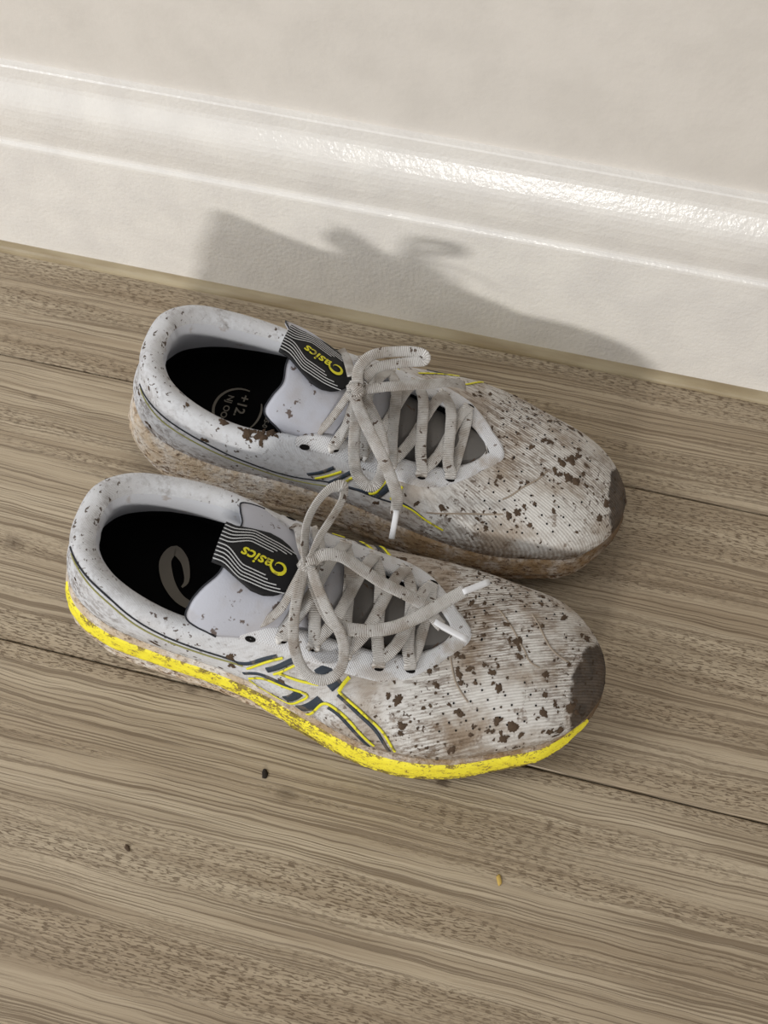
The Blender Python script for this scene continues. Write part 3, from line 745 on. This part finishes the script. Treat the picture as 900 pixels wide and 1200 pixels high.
    c = t.mix(t.math('MULTIPLY', t.rng(g2, .63, .66), .85), c, srgb(84, 64, 48)); t.col(c); t.bump(t.noise(None, 800, 2), .2, .0005); D_['tongue'] = t.m
    t = NT('lace_weave', 0.85, 0.15); u, v, _ = uvn(t)
    rb = t.math('SINE', t.math('MULTIPLY', u, 2 * math.pi / .00085)); g1 = t.noise(None, 70, 4, .6); g2 = t.noise(None, 210, 3, .55)
    c = t.mix(t.math('MULTIPLY', t.rng(g1, .42, .66), .55 * dirt), srgb(218, 215, 211), srgb(150, 132, 113))
    c = t.mix(t.math('MULTIPLY', t.rng(rb, -.2, -1.0), t.math('MULTIPLY_ADD', t.rng(g1, .3, .6), .4, .25)), c, srgb(112, 98, 84))
    c = t.mix(t.math('MULTIPLY', t.rng(g2, .64, .68), .9), c, srgb(82, 62, 46)); t.col(c)
    t.bump(rb, .8, .0004); D_['lace'] = t.m
    D_['rubber'] = plain('outsole_rubber', (70, 60, 50), .8)
    D_['insole'] = plain('black_insole', (9, 9, 10), .95, .1)
    D_['insole_print'] = plain('grey_print', (122, 116, 106), .8)
    D_['label'] = plain('black_label', (24, 24, 26), .6, .3)
    D_['white_print'] = plain('white_print', (210, 212, 214), .5)
    t = NT('yellow_print', .5, .3); t.col(t.mix(t.math('MULTIPLY', t.rng(t.noise(None, 230, 3), .56, .64), .7), srgb(226, 218, 50), srgb(120, 104, 60))); D_['yellow_print'] = t.m
    t = NT('navy_print', .55, .3); t.col(t.mix(t.math('MULTIPLY', t.rng(t.noise(None, 170, 3), .52, .62), .6), srgb(48, 56, 66), srgb(110, 98, 86))); D_['navy'] = t.m
    D_['seam'] = plain('toe_seam', (150, 137, 122), .8)
    D_['olive'] = plain('olive_piping', (150, 146, 84), .6)
    D_['binding'] = plain('dark_binding', (40, 42, 48), .8)
    D_['aglet'] = plain('white_aglet', (214, 214, 216), .35)
    D_['hole'] = plain('hole_shadow', (22, 20, 19), .9, .1)
    t = NT('dried_mud', .8, .3); t.col(t.mix(t.noise(None, 300, 3), srgb(50, 39, 30), srgb(98, 79, 61))); t.bump(t.noise(None, 700, 3), .6, .001); D_['mud'] = t.m
    return D_
H = [0, 0, 1]
W_, TH = .0066, .0012
NEAR = dict(label_q=.0035, nspots=420, knot=(.1455, .0040, .0985),
  strands=[
    ([(0.1445, 0.0018, 0.101), (0.1409, 0.0094, 0.105), (0.1394, 0.0195, 0.111), (0.1424, 0.0287, 0.117), (0.1476, 0.0361, 0.12), (0.1532, 0.0386, 0.119), (0.1541, 0.0337, 0.115), (0.1507, 0.0248, 0.11), (0.147, 0.0152, 0.106), (0.1454, 0.0049, 0.102)], W_, TH, [.9, -.3, .3]),
    ([(0.1436, 0.0016, 0.101), (0.1442, -0.0114, 0.101), (0.1456, -0.0235, 0.098), (0.1481, -0.034, 0.092), (0.1526, -0.0411, 0.084), (0.1589, -0.0449, 0.078), (0.1669, -0.0445, 0.076), (0.1729, -0.0397, 0.078), (0.1742, -0.0331, 0.083), (0.1706, -0.025, 0.089), (0.1617, -0.0173, 0.095), (0.1535, -0.0082, 0.099), (0.1466, 0.0009, 0.101)], .0056, .0014, [.3, -.55, .8]),
    ([(0.1459, 0.0031, 0.101), (0.1509, 0.0081, 0.103), (0.1601, 0.0109, 0.1), (0.1721, 0.0091, 0.094), (0.1843, 0.0068, 0.089), (0.1977, 0.0057, 0.084), (0.2087, 0.0035, 0.08), (0.2156, -0.0011, 0.077), (0.2188, -0.0027, 0.076)], W_, TH, [.3, 0, 1]),
    ([(0.1458, 0.0002, 0.099), (0.1529, -0.0085, 0.094), (0.1615, -0.0175, 0.091), (0.1693, -0.0207, 0.089), (0.1822, -0.0182, 0.086), (0.1951, -0.0119, 0.083), (0.2064, -0.0022, 0.081), (0.2167, 0.0088, 0.079), (0.2261, 0.0188, 0.077)], W_, TH, [.3, -.2, 1]),
    ([(0.1178, -0.0283, 0.077), (0.1291, -0.0259, 0.085), (0.1369, -0.0195, 0.092), (0.1407, -0.0086, 0.098), (0.1427, -0.0001, 0.1)], .0050, .0014, [-.4, -.5, .8]),
    ([(0.1345, -0.0302, 0.077), (0.1396, -0.0257, 0.083), (0.1433, -0.0184, 0.09), (0.1444, -0.0091, 0.096), (0.1449, -0.0, 0.099)], .0050, .0014, [-.4, -.5, .8]),
    ([(.1240, .0290, .080), (.1310, .0250, .090), (.1370, .0140, .096), (.1440, .0040, .099)], .0050, .0014, [-.3, .3, .9]),
  ],
  aglets=[((0.2144, -0.0018, 0.077), (0.2336, -0.0057, 0.074)), ((0.225, 0.0175, 0.077), (0.2374, 0.0274, 0.075))])
FAR = dict(label_q=-.0040, nspots=300, knot=(.146, .0033, .099),
  strands=[
    ([(0.1468, 0.0025, 0.101), (0.1447, -0.0031, 0.106), (0.1467, -0.0087, 0.11), (0.1522, -0.0138, 0.112), (0.162, -0.0179, 0.112), (0.1726, -0.0213, 0.111), (0.1786, -0.0213, 0.11), (0.1787, -0.0195, 0.107), (0.171, -0.0184, 0.105), (0.1609, -0.0149, 0.104), (0.1532, -0.0101, 0.104), (0.1487, -0.0029, 0.102)], W_, TH, [.1, .9, .4]),
    ([(0.1489, 0.003, 0.1), (0.1583, -0.0009, 0.101), (0.1693, -0.0069, 0.098), (0.1825, -0.0148, 0.093), (0.1948, -0.024, 0.086), (0.203, -0.0279, 0.08)], W_, TH, H),
    ([(0.1464, 0.0048, 0.1), (0.1496, 0.0173, 0.099), (0.1527, 0.031, 0.096), (0.1553, 0.0402, 0.09), (0.1584, 0.0445, 0.083), (0.1644, 0.0465, 0.078), (0.1692, 0.0443, 0.078), (0.1711, 0.0386, 0.083), (0.1696, 0.03, 0.088), (0.1643, 0.0201, 0.092), (0.1579, 0.0132, 0.096), (0.1495, 0.0051, 0.1)], W_, TH, [.2, .6, .7]),
    ([(0.1457, 0.0056, 0.101), (0.1508, 0.0158, 0.103), (0.1586, 0.0258, 0.103), (0.1665, 0.0345, 0.101), (0.1725, 0.0401, 0.097), (0.1779, 0.0452, 0.09), (0.1827, 0.05, 0.082), (0.1838, 0.0539, 0.078), (0.1842, 0.0569, 0.074)], W_, TH, [.2, .6, .8]),
    ([(0.1247, 0.0267, 0.077), (0.1321, 0.0222, 0.087), (0.1378, 0.0153, 0.094), (0.1427, 0.0057, 0.1)], .0050, .002, [-.3, .4, .8]),
    ([(0.1397, 0.0286, 0.077), (0.1427, 0.0239, 0.085), (0.1448, 0.0167, 0.092), (0.1456, 0.0071, 0.099)], .0050, .002, [-.3, .4, .8]),
    ([(0.1269, -0.0282, 0.088), (0.1338, -0.0183, 0.094), (0.1402, -0.0058, 0.099)], .0050, .0014, [0, 0, 1]),
  ],
  aglets=[((0.1844, 0.0558, 0.076), (0.1849, 0.0678, 0.066))])
#DECALS
NEAR.update(yellow=[[(61.2, 0.5, 1), (65.6, 0.62, 1), (70.0, 0.712, 1)], [(67.0, 0.518, 1), (68.7, 0.564, 1), (72.4, 0.675, 1)], [(68.3, 0.546, 1), (72.4, 0.546, 1), (76.5, 0.583, 1)], [(60.2, 0.305, 1), (63.6, 0.407, 1), (68.7, 0.416, 1), (73.4, 0.435, 1), (70.4, 0.287, 1), (67.0, 0.111, 1)], [(59.8, 0.259, 0.8), (60.9, 0.148, 0.8), (63.6, 0.046, 0.8), (67.0, 0.111, 0.8)], [(70.7, 0.083, 1.1), (74.1, 0.305, 1.1), (76.5, 0.426, 1.1), (78.5, 0.435, 1.1), (80.9, 0.37, 1.1), (83.0, 0.25, 1.1), (85.0, 0.148, 1.1)], [(82.6, 0.74, 1.5), (81.3, 0.666, 1.5), (80.2, 0.592, 1.5)], [(80.2, 0.592, 1), (82.3, 0.537, 1), (84.3, 0.481, 1), (87.7, 0.361, 1), (89.4, 0.148, 1)], [(229.2, 0.638, 1.2), (226.8, 0.611, 1.2)], [(224.1, 0.574, 1.2), (219.3, 0.786, 1.2)], [(220.7, 0.527, 1.3), (216.2, 0.768, 1.3)]])
NEAR.update(navy=[[(59.5, 0.564, 1.1), (61.9, 0.574, 1.1), (65.3, 0.648, 1.1), (68.7, 0.712, 1.1)], [(65.6, 0.537, 1.6), (68.3, 0.601, 1.6), (72.1, 0.712, 1.6)], [(59.5, 0.379, 1), (62.9, 0.453, 1), (67.0, 0.444, 1), (71.1, 0.416, 1)], [(67.0, 0.194, 2.4), (71.7, 0.416, 2.4)], [(69.4, 0.139, 2.6), (76.2, 0.453, 2.6)], [(76.5, 0.666, 2.4), (79.2, 0.777, 2.4)], [(78.5, 0.592, 2.6), (80.6, 0.694, 2.6)], [(77.2, 0.407, 1), (79.2, 0.37, 1), (81.6, 0.231, 1), (83.6, 0.074, 1)], [(79.9, 0.564, 1), (83.0, 0.472, 1), (86.4, 0.342, 1), (88.1, 0.111, 1)], [(224.7, 0.583, 1.2), (220.0, 0.823, 1.2)], [(221.3, 0.555, 1.2), (216.9, 0.805, 1.2)]])
NEAR.update(pipe_dark=[[(18.0, 1.036, 1), (27.2, 1.045, 1), (35.0, 1.027, 1), (41.5, 0.934, 1), (48.6, 0.842, 1), (55.1, 0.694, 1), (59.8, 0.574, 1)]])
NEAR.update(pipe_olive=[[(19.7, 1.018, 1), (27.2, 1.008, 1), (34.7, 0.953, 1), (41.1, 0.842, 1), (48.3, 0.759, 1), (54.7, 0.62, 1), (60.5, 0.527, 1)]])
NEAR.update(seam=[[(173.7, 0.749, 1), (160.8, 0.74, 1), (145.2, 0.675, 1), (142.5, 0.601, 1)], [(169.0, 0.611, 1), (158.8, 0.601, 1), (152.3, 0.555, 1), (148.2, 0.463, 1)], [(117.3, 0.907, 1), (111.9, 0.759, 1), (111.5, 0.611, 1)]])
NEAR.update(spots=[(91.8, 0.657, 0.003, 1.2), (91.8, 0.453, 0.0024, 1.2), (123.1, 0.907, 0.002, 1.2), (123.8, 0.814, 0.0015, 1.2), (131.9, 0.796, 0.0012, 1.2), (130.9, 0.749, 0.0015, 1.2), (114.6, 0.74, 0.0014, 1.2), (126.8, 0.666, 0.002, 1.2), (153.3, 0.722, 0.0026, 1.2), (143.8, 0.703, 0.0015, 1.2), (134.0, 0.5, 0.0015, 1.2), (141.1, 0.564, 0.002, 1.2), (163.2, 0.592, 0.0014, 1.2), (112.9, 0.287, 0.0026, 1.2), (118.0, 0.398, 0.0033, 1.2), (132.6, 0.416, 0.0014, 1.2), (134.3, 0.333, 0.0033, 1.2), (128.5, 0.416, 0.002, 1.2), (162.9, 0.333, 0.0021, 1.2), (175.1, 0.509, 0.0017, 1.2), (106.1, 0.37, 0.0014, 1.2), (101.0, 0.25, 0.002, 1.2), (138.4, 0.888, 0.0009, 1.2), (126.1, 0.213, 0.0024, 1.2), (124.1, 0.25, 0.0024, 1.2), (159.5, 0.666, 0.0009, 1.2), (132.9, 0.685, 0.0009, 1.2), (111.2, 0.389, 0.0011, 1.2), (113.9, 0.148, 0.0009, 1.2), (95.9, 0.259, 0.0011, 1.2), (86.7, 0.481, 0.0009, 1.2), (147.9, 0.472, 0.0012, 1.2), (58.5, 0.648, 0.0027, 1.2), (57.8, 0.49, 0.0019, 1.2), (68.3, 0.453, 0.0019, 1.2)])
FAR.update(yellow=[[(236.6, 0.435, 1.2), (232.9, 0.527, 1.2), (229.2, 0.629, 1.2)], [(230.5, 0.453, 1.2), (226.4, 0.62, 1.2)], [(224.4, 0.463, 1.2), (222.4, 0.527, 1.2), (219.3, 0.722, 1.2)], [(219.6, 0.509, 1.2), (218.3, 0.564, 1.2), (215.9, 0.712, 1.2)], [(217.3, 0.49, 0.8), (214.9, 0.463, 0.8), (212.5, 0.389, 0.8), (209.1, 0.315, 0.8)], [(72.8, 0.907, 1), (75.8, 0.99, 1)], [(75.8, 0.722, 1), (79.9, 0.851, 1)], [(80.2, 0.685, 0.8), (83.0, 0.527, 0.8), (86.0, 0.407, 0.8)], [(87.0, 0.703, 0.9), (90.1, 0.583, 0.9), (91.1, 0.352, 0.9)]])
FAR.update(navy=[[(238.0, 0.481, 1.2), (234.9, 0.537, 1.2), (230.9, 0.648, 1.2)], [(233.9, 0.398, 1.4), (226.8, 0.657, 1.4)], [(229.8, 0.426, 1), (226.1, 0.453, 1), (223.4, 0.49, 1)], [(223.0, 0.453, 2), (219.0, 0.657, 2)], [(217.6, 0.509, 0.8), (215.2, 0.472, 0.8), (212.8, 0.389, 0.8)], [(73.8, 0.851, 1), (77.5, 0.962, 1)], [(79.2, 0.444, 1), (84.7, 0.426, 1)]])
FAR.update(pipe_dark=[[(282.2, 0.731, 1), (270.6, 0.768, 1), (260.1, 0.759, 1), (252.3, 0.629, 1), (242.8, 0.398, 1), (230.9, 0.435, 1), (224.1, 0.444, 1), (217.6, 0.481, 1)]])
FAR.update(pipe_olive=[[(281.2, 0.703, 1), (271.3, 0.657, 1), (260.8, 0.648, 1), (253.0, 0.518, 1), (243.4, 0.296, 1), (231.5, 0.37, 1)]])
FAR.update(seam=[[(182.2, 0.694, 1), (170.0, 0.74, 1), (152.0, 0.712, 1)], [(211.8, 0.49, 1), (203.0, 0.555, 1), (187.7, 0.574, 1)]])
FAR.update(spots=[(141.1, 0.601, 0.0035, 1.2), (137.7, 0.546, 0.0021, 1.2), (143.5, 0.648, 0.0021, 1.2), (151.0, 0.601, 0.0031, 1.2), (151.3, 0.564, 0.0024, 1.2), (150.6, 0.648, 0.0017, 1.2), (155.4, 0.722, 0.0015, 1.2), (134.3, 0.527, 0.0015, 1.2), (120.4, 0.416, 0.002, 1.2), (181.2, 0.5, 0.0015, 1.2), (180.9, 0.601, 0.0021, 1.2), (185.6, 0.564, 0.0019, 1.2), (177.5, 0.629, 0.0014, 1.2), (155.0, 0.352, 0.0024, 1.2), (162.2, 0.333, 0.0019, 1.2), (173.4, 0.629, 0.0011, 1.2), (164.9, 0.749, 0.0014, 1.2), (207.4, 0.592, 0.0017, 1.2), (170.3, 0.546, 0.0012, 1.2), (94.9, 0.675, 0.0012, 1.2), (89.4, 0.833, 0.0011, 1.2), (114.9, 0.638, 0.0011, 1.2), (111.5, 0.518, 0.0011, 1.2), (191.4, 0.583, 0.0012, 1.2), (135.0, 0.916, 0.0007, 1.2), (142.8, 0.833, 0.0007, 1.2), (134.0, 0.694, 0.0008, 1.2), (131.2, 0.638, 0.0008, 1.2), (156.7, 0.638, 0.0009, 1.2), (172.0, 0.352, 0.0009, 1.2), (259.1, 0.796, 0.0015, 1.2), (263.2, 1.119, 0.0011, 1.2), (255.0, 1.138, 0.0023, 1.2), (281.9, 0.583, 0.0015, 1.2), (249.6, 1.101, 0.003, 1.2), (246.8, 1.101, 0.0034, 1.2), (244.8, 1.138, 0.0027, 1.2), (237.3, 1.018, 0.0019, 1.2)])
#END
near = Shoe('white running shoe nearer the camera with a yellow stripe along its sole, caked in mud', 1, (-.157, -.090, 0), math.radians(-1),
            shoe_mats(1, (.301, -.006, .020, .032), 1.0), NEAR)
far = Shoe('white running shoe nearer the wall with a tan mud-smeared sole, its inner side facing out', -1, (-.161, .024, 0), math.radians(-1),
           shoe_mats(-1, (.303, -.004, .015, .029), .85), FAR)

# ------------------------------------------------------------------ crumbs on the floor
def crumb(name, label, loc, size, mat, seed, flat=.45):
    bm = bmesh.new(); bmesh.ops.create_icosphere(bm, subdivisions=2, radius=1)
    for v in bm.verts:
        k = 1 + .45 * noise.noise(v.co * 1.3 + Vector((seed, 0, 0)))
        v.co = Vector((v.co.x * size[0] * k, v.co.y * size[1] * k, max(v.co.z, -.7) * size[2] * k * flat))
    z = min(v.co.z for v in bm.verts)
    for v in bm.verts: v.co.z -= z
    me = bpy.data.meshes.new(name); bm.to_mesh(me); bm.free()
    o = link(name, me, mat, None); o.location = loc; o.rotation_euler = (0, 0, seed * 1.7)
    o['label'] = label; o['category'] = 'crumb'; return o
mudm = near.mats['mud']
crumb('mud_crumb', 'small dark mud crumb on the floor below the near shoe', (-.0244, -.1741, 0), (.0028, .0016, .0016), plain('dark_crumb', (38, 30, 24), .9), 1.1)
crumb('mud_crumb', 'tiny brown mud crumb on the floor at lower left, away from shoes', (-.0839, -.2292, 0), (.0012, .0022, .0012), mudm, 2.3)
crumb('straw_chip', 'small yellowish straw chip lying on the floor in front of the toes', (.1110, -.1980, 0), (.0030, .0013, .0013), plain('straw', (190, 160, 84), .7), 3.0)
